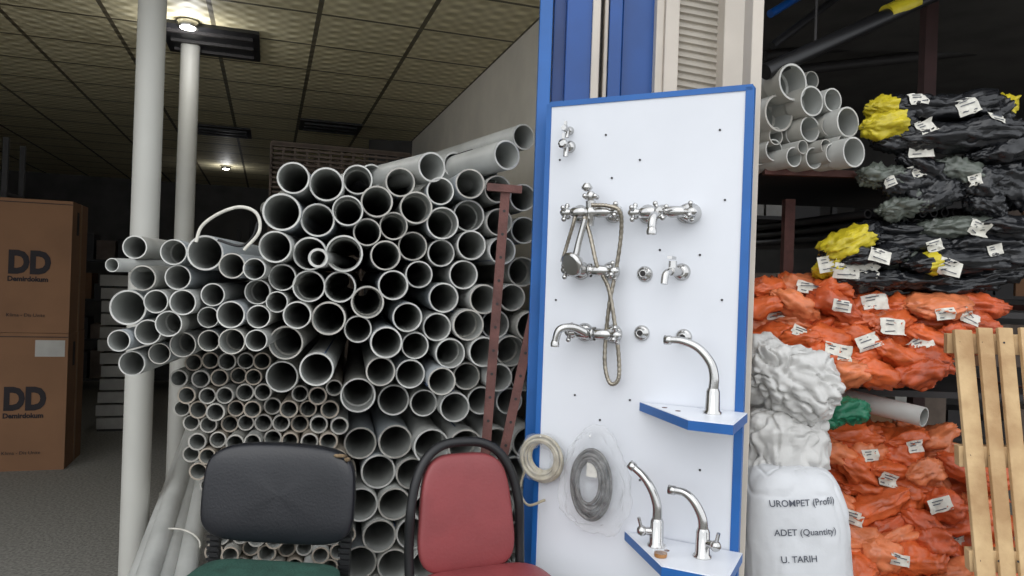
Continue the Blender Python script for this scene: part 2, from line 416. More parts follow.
for (u, v, r, d, mm, tz, L) in [(432,167,15,2.95,-0.62,0.03,2.2),(507,155,15,3.0,-0.62,-0.01,2.4),(524,137,13,3.25,-0.6,0.0,2.4),(487,176,12,3.15,-0.6,0,2.2),(112,265,7,2.55,0.0,0.02,0.6),(372,176,12,3.3,-0.6,0.0,2.0),(455,165,13,3.35,-0.6,0,2.0)]:
    R = r * d / F; ax = V((mm, 1, tz)); b.tube(P(u, v, d), ax, L, R, R * 0.88, PVC, PVCIN, PVCRIM)
    if r == 15:
        a1, b1 = frame(ax.normalized()); nn_ = -Y * .5 + Z * .7; nn_ = (nn_ - ax.normalized() * nn_.dot(ax.normalized())).normalized()
        b.bar(P(u, v, d) + ax.normalized() * .25 + nn_ * R, P(u, v, d) + ax.normalized() * .6 + nn_ * R, 0.012, 0.002, DARKM)
c = P(318, 258, 2.72); b.tube(c, V((-0.12, 1, 0.01)), 1.2, 0.036, 0.027, PVC, PVCIN, PVCRIM)
b.obj("pvc_pipe_stack")

# long pipes leaning against the stack's left side, tied with string
b = MB(); mids = []
for (u0, v0, d0, u1, v1, d1) in [(133, 596, 2.78, 182, 462, 3.75), (157, 600, 2.80, 196, 462, 3.75), (180, 600, 2.83, 207, 466, 3.7), (148, 574, 2.86, 190, 448, 3.8)]:
    p0 = P(u0, v0, d0); p1 = P(u1, v1, d1); ax = (p1 - p0); e0 = p0 - ax.normalized() * ((p0.z - 0.12) / max(0.2, ax.normalized().z) * 0.5 if ax.z > 0.1 else 0.35)
    b.tube(e0, ax, (p1 - e0).length + 0.5, 0.043, 0.037, PVC, PVCIN, PVCRIM); mids.append(p0.lerp(p1, 0.3))
mc = sum(mids, V()) / 4
b.sweep([mc + X * (0.112 * math.cos(t * math.pi / 12) + .02) + Z * (0.066 * math.sin(t * math.pi / 12)) for t in range(24)], 0.004, LABEL, 6, closed=True)
b.obj("leaning_pipe_bundle")
b = MB()
pts = catmull([P(u, v, 2.62) for u, v in [(196, 242), (202, 226), (220, 213), (241, 207), (257, 214), (259, 232), (244, 250)]], 8)
b.sweep(pts, 0.006, LABEL, 8)
pts = catmull([P(u, v, 2.66) for u, v in [(218, 240), (240, 246), (252, 238), (258, 222)]], 8); b.sweep(pts, 0.005, BLACKP, 8)
b.obj("plastic_strap")

b = MB()
def angle(p0, p1, w=0.035, t=0.005):
    b.bar(p0, p1, w, t, RUST, side=X); b.bar(p0 + V((-w / 2, w / 2, 0)), p1 + V((-w / 2, w / 2, 0)), t, w, RUST, side=X)
    n = int((p1 - p0).length / 0.09)
    for i in range(1, n): 
        q = p0.lerp(p1, i / n); b.cyl(q + V((0, -0.004, 0)), q + V((0, 0.001, 0)), 0.006, m=DARKM, seg=8)
angle(P(506, 188, 2.95), P(473, 576, 2.90) + V((0, 0, -0.32)))
angle(P(540, 285, 2.97), P(472, 560, 2.86) + V((0, 0, -0.2)))
b.bar(P(487, 187, 2.95), P(522, 190, 2.95), 0.03, 0.03, RUST)
b.obj("steel_angle_rack")

b = MB(); c = P(342, 166, 6.3); c.z = 0
z1 = P(342, 148, 6.3).z; w = 1.15; o0 = c - SB * w / 2
for k in range(24):
    z = z1 - 0.02 - k * 0.04
    b.hexa(o0 + Z * z, SB * w, SA * 0.02, Z * 0.016, CRATE); b.hexa(o0 + SA * 0.7 + Z * z, SB * w, SA * 0.02, Z * 0.016, CRATE)
    b.hexa(o0 + Z * z, SB * 0.02, SA * 0.7, Z * 0.016, CRATE); b.hexa(o0 + SB * w + Z * z, SB * 0.02, SA * 0.7, Z * 0.016, CRATE)
for i in range(13):
    for q in (0.02, 0.68): b.hexa(o0 + SB * (w * i / 12 - 0.01) + SA * q, SB * 0.02, SA * 0.02, Z * z1, CRATE)
b.hexa(o0 + Z * (z1 - .03), SB * w, SA * 0.03, Z * 0.04, CRATE)
b.obj("wire_crate")

# ------------------------------------------------------------ left interior stock
def carton(base, w, dp, h, name="cardboard_box", label=True):
    b = MB(); b.hexa(base, SB * w, SA * dp, Z * h, CARD)
    n = -SA
    b.hexa(base + Z * (h - 0.001) + SA * (dp / 2 - 0.03), SB * w, SA * 0.06, Z * 0.003, TAPE)
    b.hexa(base + Z * (h * 0.97) + n * 0.002, SB * w, SA * 0.002, Z * 0.006, CARDINK)
    if label: b.hexa(base + SB * (w - 0.21) + Z * (h * 0.83) + n * 0.003, SB * 0.19, SA * 0.003, Z * 0.12, CARDL)
    b.hexa(base + SB * (w + 0.001) + SA * (dp * 0.5) + Z * 0.0, SB * 0.002, SA * 0.05, Z * h, TAPE)
    b.hexa(base + SB * (w + 0.001) + SA * (dp * 0.28) + Z * (h * .75), SB * 0.002, SA * 0.06, Z * h * .18, CARDINK)
    o = b.obj(name)
    q = base + SB * (w - 0.40) + n * 0.004
    text_mesh("DD", 0.22, CARDINK, q + Z * (h * 0.45), SB * .82, Z, n, o, bold=0.012)
    text_mesh("Demirdokum", 0.05, CARDINK, q + Z * (h * 0.385), SB * .95, Z, n, o, bold=0.002)
    text_mesh("Klima - Dis Unite", 0.035, CARDINK, q + Z * (h * 0.12), SB, Z, n, o)
    b2 = MB(); b2.hexa(base + SB * (w - .62) + n * 0.003 + Z * (h * .1), SB * .03, SA * .002, Z * h * .8, CARDINK); b2.obj("printed_stripe", o)
    return o
cr = P(64, 465, 5.45); cr.z = 0
carton(cr - SB * 0.95, 0.95, 0.5, 1.0); carton(cr - SB * 0.93 + Z * 1.003, 0.93, 0.48, 0.97, label=False)
b = MB(); q = P(98, 400, 6.8); q.z = 0
for k in range(12): b.hexa(q + Z * (0.12 * k + 0.02) + SB * random.uniform(-0.02, 0.02), SB * 0.28, SA * 0.6, Z * 0.1, CARDL)
b.hexa(q, SB * 0.28, SA * 0.6, Z * 0.02, DARKM)
b.obj("radiator_panel_stack")
def rack(base, w, dp, zs, name="storage_rack", items=True):
    b = MB(); h = zs[-1] + 0.5
    for i in (0, w - 0.04):
        for j in (0, dp - 0.04): b.hexa(base + SB * i + SA * j, SB * 0.04, SA * 0.04, Z * h, DARKM)
    for z in zs:
        b.hexa(base + Z * z, SB * w, SA * dp, Z * 0.03, DARKM)
        x = 0.06
        while items and x < w - 0.35:
            ww = random.uniform(0.18, 0.36); hh = random.uniform(0.15, 0.36)
            b.hexa(base + SB * x + SA * 0.05 + Z * (z + 0.03), SB * ww, SA * (dp * 0.7), Z * hh, random.choice([CARD, DARKM, DARKM, CRATE])); x += ww + 0.03
    return b.obj(name)
rack(S(-5.8, 3.6), 2.2, 0.5, [0.1, 0.6, 1.1, 1.6, 2.1]); rack(S(-4.2, 6.6), 2.4, 0.5, [0.1, 0.6, 1.1, 1.6]); rack(S(-1.7, 6.9), 1.5, 0.5, [0.1, 0.7, 1.3, 1.75])

# ------------------------------------------------------------ facade column, strips and display board
BLt = P(550, 105, 2.8); BRt = P(753, 86, 2.47); zt = 2.15
bl = V((BLt.x, BLt.y, 0)); br_ = V((BRt.x, BRt.y, 0)); ex = (br_ - bl).normalized(); W = (br_ - bl).length
n = ex.cross(Z).normalized()
if n.y > 0: n = -n
def B(u, v, off=0.0): return onplane(u, v, bl + n * off, n)
def BB(o, s, z, off): return o + ex * s + Z * z + n * off
b = MB(); zb = 0.12
b.hexa(bl + Z * zb, ex * W, -n * 0.02, Z * (zt - zb), WHITE)
e = 0.028
b.hexa(bl + Z * (zt - 0.012) + n * 0.004, ex * W, -n * 0.03, Z * 0.02, BLUE)
b.hexa(bl + ex * (W - e * 0.8) + Z * zb + n * 0.004, ex * e, -n * 0.03, Z * (zt - zb), BLUE)
b.hexa(bl - ex * 0.012 + Z * zb + n * 0.003, ex * 0.02, -n * 0.03, Z * (zt - zb), BLUE)
for z in (0.3, 1.2, 1.95): b.hexa(bl + ex * 0.05 + Z * z - n * 0.02, ex * (W - 0.1), -n * 0.03, Z * 0.06, WOOD)
for (u, v) in [(560,160),(556,300),(606,135),(720,130),(725,200),(640,160),(600,420),(700,470),(640,480),(722,300),(612,178),(660,250),(700,255),(630,400),(575,395)]:
    p = B(u, v, 0.0); b.cyl(p, p + n * 0.003, 0.004, m=DARKM, seg=8)
for s_ in (0.06, W - 0.08): b.hexa(bl + ex * s_ - n * 0.02, ex * 0.04, -n * 0.04, Z * 0.2, WOOD)
b.obj("faucet_display_board")

def xat(u, d=3.0): return P(u, 40, d).x
def strip(u0, u1, y, t, mat, name, z0=0.0, z1=3.05):
    b = MB(); b.hexa((xat(u0, y), y, z0), X * (xat(u1, y) - xat(u0, y)), Y * t, Z * (z1 - z0), mat); return b.obj(name, bevel=0.004)
strip(539, 552, 2.93, 0.1, BLUE, "trim_1")
strip(553, 566, 3.04, 0.1, BLUED, "trim_2")
strip(566, 592, 2.98, 0.14, BLUED, "trim_3")
strip(592, 600, 2.96, 0.1, CREAM, "trim_4")
strip(604, 608, 3.0, 0.1, CREAM, "trim_5")
strip(609, 622, 2.99, 0.1, BLUED, "trim_6")
strip(622, 661, 3.05, 0.1, BLUED, "trim_7")
strip(656, 664, 2.99, 0.1, CREAM, "trim_8"); strip(665, 679, 2.97, 0.12, CREAM, "trim_9")
strip(724, 751, 2.93, 0.2, CREAM, "trim_10")
b = MB(); b.hexa((xat(553), 3.16, 0), X * (xat(760) - xat(553)), Y * 0.12, Z * 3.05, CREAM); b.obj("wall_column")
b = MB(); p = P(752, 200, 2.6)
b.hexa((p.x - 0.02, 2.6, 0), X * 0.04, Y * 0.1, Z * 3.05, CREAM); b.hexa((p.x - 0.03, 2.59, 0), X * 0.06, Y * 0.12, Z * 0.02, CREAM)
b.obj("steel_post", bevel=0.004)
b = MB(); x0, x1 = xat(679), xat(727); z = 0.05; vs = []; fs = []
rows = []
while z < 3.05:
    for dz, dy in ((0, 0), (0.006, -0.012), (0.018, -0.012), (0.024, 0)): rows.append((z + dz, 3.04 + dy))
    z += 0.03
for (zz, yy) in rows: vs += [V((x0, yy, zz + 0.03)), V((x1, yy, zz))]
fs = [(2 * i, 2 * i + 1, 2 * i + 3, 2 * i + 2) for i in range(len(rows) - 1)]
b.add(vs, fs, SHUT, False); b.hexa((x0, 3.06, 0), X * (x1 - x0), Y * 0.03, Z * 3.05, SHUT); b.obj("roller_shutter")

# -------- taps
def escut(b, p, r=0.03):
    b.lathe(p, n, [(r, 0), (r, 0.004), (r * 0.75, 0.014), (r * 0.5, 0.018)], CHROME, 24)
def cross(b, p, ax, r=0.03):
    ax = V(ax).normalized(); a, c = frame(ax)
    b.lathe(p, ax, [(0.011, 0), (0.014, 0.012), (0.018, 0.022), (0.014, 0.034), (0.006, 0.04)], CHROME, 16)
    for k in range(4):
        t = k * math.pi / 2 + 0.5; d = a * math.cos(t) + c * math.sin(t); q = p + ax * 0.02
        b.cyl(q, q + d * r, 0.006, 0.0075, CHROME, 10); b.sphere(q + d * r, 0.0095, CHROME, 10)
def mixer(b, cpt, half=0.075, spout='down', handles=True):
    for sg in (-1, 1):
        escut(b, BB(cpt, sg * half, 0, 0.0), 0.034); b.cyl(BB(cpt, sg * half, 0, 0.01), BB(cpt, sg * half, 0, 0.06), 0.014, m=CHROME)
        b.lathe(BB(cpt, sg * half, 0, 0.045), n, [(0.021, 0), (0.021, 0.02)], CHROME, 6)
    b.lathe(BB(cpt, -half - 0.012, 0, 0.065), ex, [(0.012, 0), (0.019, 0.01), (0.021, 0.05), (0.015, 0.06), (0.025, 0.075), (0.025, 2 * half - 0.05), (0.015, 2 * half - 0.037), (0.021, 2 * half - 0.027), (0.019, 2 * half + 0.014), (0.012, 2 * half + 0.024)], CHROME, 20)
    if handles:
        cross(b, BB(cpt, -half - 0.012, 0, 0.065), -ex); cross(b, BB(cpt, half + 0.012, 0, 0.065), ex)
    if spout == 'down':
        pts = catmull([BB(cpt, 0, 0, 0.07), BB(cpt, -0.005, -0.012, 0.11), BB(cpt, -0.01, -0.03, 0.14), BB(cpt, -0.01, -0.05, 0.15), BB(cpt, -0.01, -0.065, 0.15)], 6)
        b.sweep(pts, lambda t: 0.017 - 0.003 * t, CHROME, 14); b.lathe(BB(cpt, -0.01, -0.085, 0.15), Z, [(0.016, 0), (0.018, 0.01), (0.014, 0.025)], CHROME)
        cross(b, BB(cpt, 0, 0, 0.085), n, 0.028)
    if spout == 'up':
        b.cyl(BB(cpt, 0, 0, 0.065), BB(cpt, 0, 0.04, 0.07), 0.018, m=CHROME); cross(b, BB(cpt, 0, 0.035, 0.07), Z, .026)
        b.lathe(BB(cpt, 0, -0.05, 0.066), Z, [(0.012, 0), (0.014, 0.02), (0.02, 0.04)], CHROME)
b = MB(); mixer(b, B(667, 214), 0.068); b.lathe(BB(B(667, 214), 0.085, 0.0, 0), n, [(0.036, 0), (0.036, 0.01), (0.03, 0.03), (0.03, 0.055), (0.02, 0.06)], CHROME); b.obj("wall_mixer_tap")
def hose(b, pts, r=0.0075):
    pts = catmull(pts, 14); b.sweep(pts, lambda t, N=len(pts): r * (1 + 0.12 * math.sin(t * N * 2.2)), BRUSH, 10)
b = MB(); c1 = B(597, 214); mixer(b, c1, 0.065, 'up')
b.lathe(BB(c1, -0.02, 0.075, 0.06), Z, [(0.008, 0), (0.02, 0.01), (0.02, 0.016), (0.01, 0.03)], CHROME)
hose(b, [B(576, 214, .07), B(573, 225, .07), B(567, 245, .06), B(562, 262, .06)], 0.007)
hose(b, [B(584, 217, .08), B(590, 235, .08), B(596, 262, .08), B(600, 275, .07)])
b.obj("shower_mixer_tap")
b = MB(); c2 = B(596, 271); mixer(b, c2, 0.058, None)
p = B(573, 264, 0.10)
b.lathe(p, (n * 0.7 - Z * 0.3 - ex * 0.3), [(0.014, -0.04), (0.034, -0.016), (0.045, 0.0), (0.045, 0.012), (0.038, 0.016)], CHROME, 28)
b.sweep(catmull([p, p + Z * 0.03 + ex * 0.01, p + Z * 0.08 + ex * 0.02, p + Z * 0.16 + ex * 0.04], 6), lambda t: 0.014 - 0.004 * t, CHROME, 12)
b.obj("hand_shower_mixer_tap")
b = MB()
hose(b, [B(u, v, o) for u, v, o in [(592, 205, .09), (608, 206, .09), (620, 212, .08), (621, 235, .06), (616, 270, .05), (610, 300, .05), (606, 335, .04), (605, 365, .04), (610, 383, .04), (618, 380, .04), (619, 360, .04), (615, 325, .05), (609, 290, .06), (602, 274, .07)]])
b.obj("shower_hose")
b = MB(); c3 = B(599, 333); mixer(b, c3, 0.055, None)
b.sweep(catmull([BB(c3, -0.02, 0, .07), BB(c3, -0.06, 0.02, .10), BB(c3, -0.10, 0.012, .13), BB(c3, -0.115, -0.035, .135)], 6), lambda t: 0.016 - 0.003 * t, CHROME, 14)
b.lathe(BB(c3, -0.115, -0.05, .135), Z, [(0.015, 0), (0.016, 0.01), (0.013, 0.02)], CHROME)
b.obj("bath_mixer_tap")
def valve(u, v, name="angle_valve", spout=True, sz=1.0):
    b = MB(); p = B(u, v); escut(b, p, 0.027 * sz); b.cyl(p, BB(p, 0, 0, 0.06 * sz), 0.012 * sz, m=CHROME)
    if spout:
        b.cyl(BB(p, 0, 0, .04 * sz), BB(p, -0.0, -0.05 * sz, .045 * sz), 0.011 * sz, m=CHROME)
        b.lathe(BB(p, 0, 0, .06 * sz), n, [(0.008, 0), (0.02 * sz, 0.006), (0.022 * sz, 0.02), (0.01, 0.026)], CHROME, 8)
        b.box(BB(p, 0, 0.02 * sz, .075 * sz), ex * 0.01, n * 0.008, Z * 0.05 * sz, CHROME)
    b.obj(name)
valve(570, 131, sz=0.6); valve(570, 147, sz=0.85)
b = MB(); p = B(682, 272)
escut(b, p, .03); b.cyl(p, BB(p, -.02, 0, .075), 0.015, m=CHROME); b.sweep(catmull([BB(p, -.02, 0, .07), BB(p, -.03, -.01, .1), BB(p, -.032, -.045, .11)], 5), .012, CHROME)
b.cyl(BB(p, -.018, 0, .06), BB(p, -.018, .035, .06), .014, m=CHROME); b.box(BB(p, -.018, .045, .075), ex * .016, n * .06, Z * .01, CHROME)
b.obj("wall_bib_tap")
def flange(u, v):
    b = MB(); p = B(u, v)
    b.lathe(p, n, [(0.028, 0), (0.028, 0.005), (0.022, 0.012), (0.014, 0.014), (0.014, 0.03), (0.009, 0.03), (0.009, 0.01)], CHROME, 24)
    b.cyl(p + n * 0.012, p + n * 0.031, 0.0085, m=DARKM, seg=12); b.obj("chrome_wall_flange")
flange(645, 274); flange(642, 333); flange(684, 337)

def shelf(u_back, v_back, u_fl, depth=0.25):
    z = B(u_back, v_back).z; b = MB()
    s0 = (B(u_back, v_back) - bl).dot(ex)
    q = onplane(u_fl, v_back + 22, bl + n * depth, n); s1 = (q - bl).dot(ex)
    top = [bl + ex * s0 + n * 0.004, bl + ex * s1 + n * depth, bl + ex * (W + 0.02) + n * depth, bl + ex * (W + 0.02) + n * 0.004]
    t = [V((p.x, p.y, z)) for p in top]
    b.prism([p - Z * 0.03 for p in t], Z * 0.03, WHITE, BLUE)
    b.prism([p for p in [t[0].lerp(t[2], .02), t[1].lerp(t[3], .02), t[2].lerp(t[0], .02), t[3].lerp(t[1], .02)]], Z * 0.002, WHITE)
    for k in (0.3, 0.45):
        c = t[0].lerp(t[2], k) + Z * 0.002; b.cyl(c, c + Z * 0.001, 0.009, m=RUST, seg=14)
    o = b.obj("display_shelf"); return z
z1 = shelf(640, 402, 688, 0.27); z2 = shelf(625, 531, 662, 0.27)
def spout_tap(pts, off, zs, name, curve_r=0.0135, lever=True, base=None):
    b = MB(); ps = [onplane(u, v, bl + n * off, n) for u, v in pts]
    b0 = V((ps[0].x, ps[0].y, zs + 0.002))
    h = ps[0].z - zs
    b.lathe(b0, Z, [(0.03, 0), (0.03, 0.006), (0.024, 0.012), (0.022, max(h, 0.03)), (0.018, max(h, 0.03) + 0.01)], CHROME, 24)
    path = catmull([V((ps[0].x, ps[0].y, ps[0].z))] + ps[1:], 8)
    b.sweep(path, lambda t: curve_r * (1.25 - 0.35 * t), CHROME, 16)
    b.lathe(ps[-1], ps[-1] - path[-3], [(curve_r * 1.0, -0.012), (curve_r * 1.15, -0.01), (curve_r * 1.15, 0.012), (curve_r * 0.8, 0.012)], CHROME, 16)
    if lever:
        c = b0 + Z * max(h, .03) * 0.6
        sg = lever
        b.cyl(c, c + ex * sg * 0.045 + n * 0.02, 0.013, m=CHROME); b.sphere(c + ex * sg * 0.045 + n * 0.02, 0.018, CHROME)
        b.cyl(c + ex * sg * 0.045 + n * 0.02, c + ex * sg * 0.055 + n * 0.03 + Z * 0.045, 0.006, m=CHROME, seg=10)
    b.obj(name)
spout_tap([(713, 392), (714, 376), (710, 362), (698, 348), (682, 341), (668, 340)], 0.1, z1, "basin_tap", 0.0135, lever=0)
spout_tap([(657, 522), (657, 506), (652, 490), (643, 476), (632, 466)], 0.1, z2, "basin_tap", 0.0135, lever=-1)
spout_tap([(703, 532), (702, 518), (695, 503), (685, 493), (672, 490)], 0.12, z2, "basin_tap", 0.0135, lever=1)
b = MB(); p = V((B(652, 540, 0.19).x, B(652, 540, 0.19).y, z2 + 0.003)) + ex * .03
b.lathe(p, Z, [(0.02, 0), (0.021, 0.006), (0.021, 0.012)], pm("amber", (170, 120, 70), 0.3)); b.lathe(p + Z * .012, Z, [(0.021, 0), (0.021, 0.022), (0.019, 0.024)], PLAST); b.obj("amber_jar")
def coil(u, v, r, off, mat, rr=0.006, turns=6, ovx=1.0, ovy=1.0, b=None, lo=.62):
    c = B(u, v, off)
    for k in range(turns):
        q = c + n * random.uniform(-0.012, 0.014) + ex * random.uniform(-.007, .007) + Z * random.uniform(-.007, .007); r2 = r * (lo + (1 - lo) * k / max(1, turns - 1))
        b.sweep([q + ex * (r2 * ovx * math.cos(t * math.pi / 20)) + Z * (r2 * ovy * math.sin(t * math.pi / 20)) for t in range(40)], rr, mat, 8, closed=True)
cf = crumple(91, 10, .6, 2.6)
def cr2(l):
    k = 0.3 * cf(l * 1.2) + .1 * (abs(noise.noise(l * 6)) - .2); return V((l.x * (1 - 0.2 * max(0, l.y)) * (1 + k), l.y * (1 + k * 0.6), l.z * (1 + 3.0 * k)))
b = MB(); coil(541, 458, 0.082, 0.04, COILB, 0.006, 10, b=b, lo=.66)
c = B(541, 458, 0.04)
b.sweep([c + ex * (0.068 * math.cos(t * math.pi / 20)) + Z * (0.068 * math.sin(t * math.pi / 20)) for t in range(40)], lambda t: 0.026 + 0.004 * math.sin(t * 40), PLAST, 12, closed=True)
b.sweep(catmull([B(525, 470, .05), B(520, 490, .05), B(528, 505, .05), B(545, 500, .04)], 6), .005, COILB)
b.cyl(B(541, 436, -0.0), B(541, 436, 0.05), 0.004, m=CHROME, seg=8); b.obj("hose_coil")
b = MB(); coil(590, 484, 0.09, 0.045, COILG, 0.0065, 9, 0.82, 1.4, b=b, lo=.62)
b.box(B(592, 470, 0.045), ex * 0.04, n * 0.004, Z * 0.05, LABEL)
b.sup(B(594, 480, 0.055), (ex, Z, n), (0.25, 0.37, 0.075), 0.9, 0.8, 90, 50, PLAST, cr2)
b.cyl(B(590, 436, 0), B(590, 436, 0.05), 0.004, m=CHROME, seg=8)
b.obj("bagged_hose_coil")

# ------------------------------------------------------------ chairs
def tubepath(b, pts, r, m): b.sweep(catmull(pts, 8), r, m, 12)
b = MB()
cb = P(281, 493, 2.6); fx = V((math.cos(0.06), -math.sin(0.06), 0)); fn = V((-math.sin(0.06), -math.cos(0.06), 0)); up = (Z - fn * 0.12).normalized()
def dback(l):
    w = 1 - 0.03 * (1 if l.y > 0 else 0) * abs(l.y)
    return V((l.x * w, l.y * (1 + 0.07 * (1 - l.x * l.x)), l.z + 0.9 * (l.x * l.x) - 0.3 + 0.12 * l.z * (1 - l.x ** 4) * (1 - l.y ** 4)))
b.sup(cb, (fx, up, fn), (0.54, 0.32, 0.07), 0.45, 0.42, 72, 20, BLACKV, dback)
b.sup(cb - fn * 0.03, (fx, up, fn), (0.50, 0.29, 0.04), 0.4, 0.4, 40, 10, BLACKP, dback)
for (dx, dz, w_, h_) in [(0.215, .148, .045, .012), (0.24, .137, .02, .016)]:
    q = cb + fx * dx + up * dz + fn * 0.044
    b.sup(q, (fx, up, fn), (w_, h_, 0.012), 1, 1, 18, 10, FOAM, lambda l: l * (1 + 0.8 * noise.noise(l * 3 + V((dx * 9, 0, 0)))))
sz = 0.435; sc0 = V((cb.x, cb.y, sz)) + fn * 0.25
b.sup(sc0, (fx, fn, Z), (0.50, 0.5, 0.09), 0.4, 0.35, 56, 14, GREENC)
b.sup(sc0 - Z * 0.03, (fx, fn, Z), (0.5, 0.48, 0.06), 0.4, 0.35, 40, 8, BLACKP)
for sg in (-1, 1):
    base = V((cb.x, cb.y, 0)) + fx * (sg * 0.235)
    b.bar(base + Z * 0.38, base - fn * 0.02 + Z * 0.60, 0.034, 0.02, BLACKP, side=fx)
    for k in range(8): b.bar(base + Z * (0.42 + k * .02) - fx * .02 + fn * .012, base + Z * (0.42 + k * .02) + fx * .02 + fn * .012, 0.008, 0.008, BLACKP)
    for f0 in (0.02, 0.44):
        tubepath(b, [base + fn * f0 + Z * 0.4, base + fn * (f0 + (0.03 if f0 > .3 else -.02)) + Z * 0.2, base + fn * (f0 + (0.05 if f0 > .3 else -.05)) + Z * 0.012], 0.012, BLACKP)
    b.cyl(base + fn * 0.02 + Z * 0.385, base + fn * 0.44 + Z * 0.385, 0.013, m=BLACKP)
for f0 in (0.05, 0.42): b.cyl(V((cb.x, cb.y, .385)) + fn * f0 - fx * .235, V((cb.x, cb.y, .385)) + fn * f0 + fx * .235, 0.013, m=BLACKP)
b.obj("black_vinyl_chair")
# maroon chair
b = MB()
cb = P(465, 512, 2.62); a = -0.42
fx = V((math.cos(a), -math.sin(a), 0)); fn = V((math.sin(-a), -math.cos(a), 0)); up = (Z - fn * 0.1 - fx * 0.03).normalized()
def dm(l): 
    return V((l.x * (0.93 - 0.1 * l.y), l.y, l.z + 0.6 * l.x * l.x - 0.2))
b.sup(cb, (fx, up, fn), (0.37, 0.41, 0.06), 0.45, 0.5, 64, 16, MAROON, dm)
rim = []
for t in range(-2, 33):
    th = math.pi * t / 30; l = V((spow(math.cos(th), 0.7), spow(math.sin(th), 0.7), 0)); 
    rim.append(cb + fx * (l.x * 0.205 * (1 - 0.14 * max(0, l.y))) + up * (l.y * 0.245) - fn * (0.005 - 0.02 * l.x * l.x))
rim = [cb + fx * 0.205 - up * 0.27] + [cb + fx * 0.208 - up * 0.12] + rim[2:-2] + [cb - fx * 0.208 - up * 0.12] + [cb - fx * 0.205 - up * 0.27]
b.sweep(catmull(rim, 3), 0.017, BLACKP, 12)
sc0 = V((cb.x, cb.y, 0.43)) + fn * 0.22 + fx * .04
b.sup(sc0, (fx, fn, Z), (0.46, 0.43, 0.085), 0.45, 0.45, 56, 14, MAROON)
b.sup(sc0 - Z * 0.025, (fx, fn, Z), (0.47, 0.44, 0.05), 0.4, 0.45, 40, 8, BLACKP)
for sg in (-1, 1):
    bp = V((cb.x, cb.y, 0)) + fx * (sg * 0.2)
    tubepath(b, [cb + fx * sg * 0.205 - up * 0.25, bp + Z * 0.43 + fn * 0.02, bp + Z * 0.25 - fn * 0.0, bp + Z * 0.012 - fn * 0.06], 0.014, BLACKP)
    tubepath(b, [bp + fn * 0.4 + Z * 0.40, bp + fn * 0.42 + Z * 0.2, bp + fn * 0.45 + Z * 0.012], 0.014, BLACKP)
    b.cyl(bp + fn * 0.02 + Z * 0.39, bp + fn * 0.4 + Z * 0.39, 0.012, m=BLACKP)
    b.bar(V((cb.x, cb.y, 0.42)) + fx * sg * 0.03 - fn * 0.01, cb + fx * sg * 0.03 - up * 0.15 - fn * 0.02, 0.025, 0.008, BLACKP)
b.obj("maroon_vinyl_chair")

# ------------------------------------------------------------ right shop
def bag(b, c, ax, size, m, seed, amp=0.2, nu=30, nv=18, pinch=0.5, bands=()):
    off = V((seed * 3.7, seed * 1.3, seed * 2.1)); cf = crumple(seed, 8, .5, 3.2)
    asp = size[2] / max(size[0], .01)
    def df(l):
        q = V((l.x, l.y, l.z * asp * .6))
        k = amp * .6 * noise.noise(l * 1.7 + off) + amp * 0.95 * cf(q) + amp * .9 * (abs(noise.noise(q * 3.6 + off)) - .22) + amp * .5 * (abs(noise.noise(q * 8 + off)) - .2)
        w = 1 - pinch * abs(l.z) ** 4
        return V((l.x * w * (1 + k), l.y * w * (1 + k * 1.3), l.z * (1 + 0.35 * k)))
    def fm(i, j):
        jj = j + 0.04 * noise.noise(V((i * 6, seed, 0)))
        for (j0, j1, mm) in bands:
            if j0 <= jj <= j1: return mm
        return m
    b.sup(c, ax, size, 0.75, 0.9, nu, nv, m, df, fm)
def rnd_axes(tilt=0.55, yaw=0.6):
    L = V((1, random.uniform(-yaw, yaw), random.uniform(-tilt, tilt))).normalized()
    U = (V((random.uniform(-.3, .3), random.uniform(-.7, .2), 1))); U = (U - L * U.dot(L)).normalized()
    return (L.cross(U), U, L)
def orange_pile(poly, dfun, name, tg, layers=2):
    b = MB(); k = 0
    us = [p[0] for p in poly]; vs = [p[1] for p in poly]
    for lay in range(layers):
        v = min(vs)
        while v < max(vs):
            u = min(us) + random.uniform(0, 20)
            while u < max(us):
                if inpoly(u, v, poly):
                    d = dfun(v) + lay * 0.15 + random.uniform(-0.07, 0.07)
                    bag(b, P(u, v, d), rnd_axes(), (random.uniform(.11, .18), random.uniform(.08, .12), random.uniform(.18, .32)), random.choice([ORANGE, ORANGE, ORANGE2, ORANGE3]), k, 0.42, 40, 28, pinch=0.6)
                    k += 1
                u += random.uniform(28, 42)
            v += 17
    o = b.obj(name); tags(b.bvh(), tg, parent=o); return o
orange_pile([(752, 272), (800, 275), (850, 292), (915, 298), (985, 292), (992, 312), (958, 355), (925, 378), (760, 385)], lambda v: lerp(3.45, 3.2, (v - 270) / 110), "orange_bag_pile",
  [(781,272),(808,288),(842,306),(875,302),(945,314),(801,333),(868,342),(893,327),(968,318),(775,314),(920,345),(838,352)])
orange_pile([(838, 428), (880, 420), (940, 438), (1000, 470), (1010, 625), (770, 625), (810, 500)], lambda v: lerp(3.4, 3.1, (v - 420) / 160), "orange_bag_pile",
  [(851,517),(888,480),(915,447),(940,505),(900,560),(870,455),(958,540)])

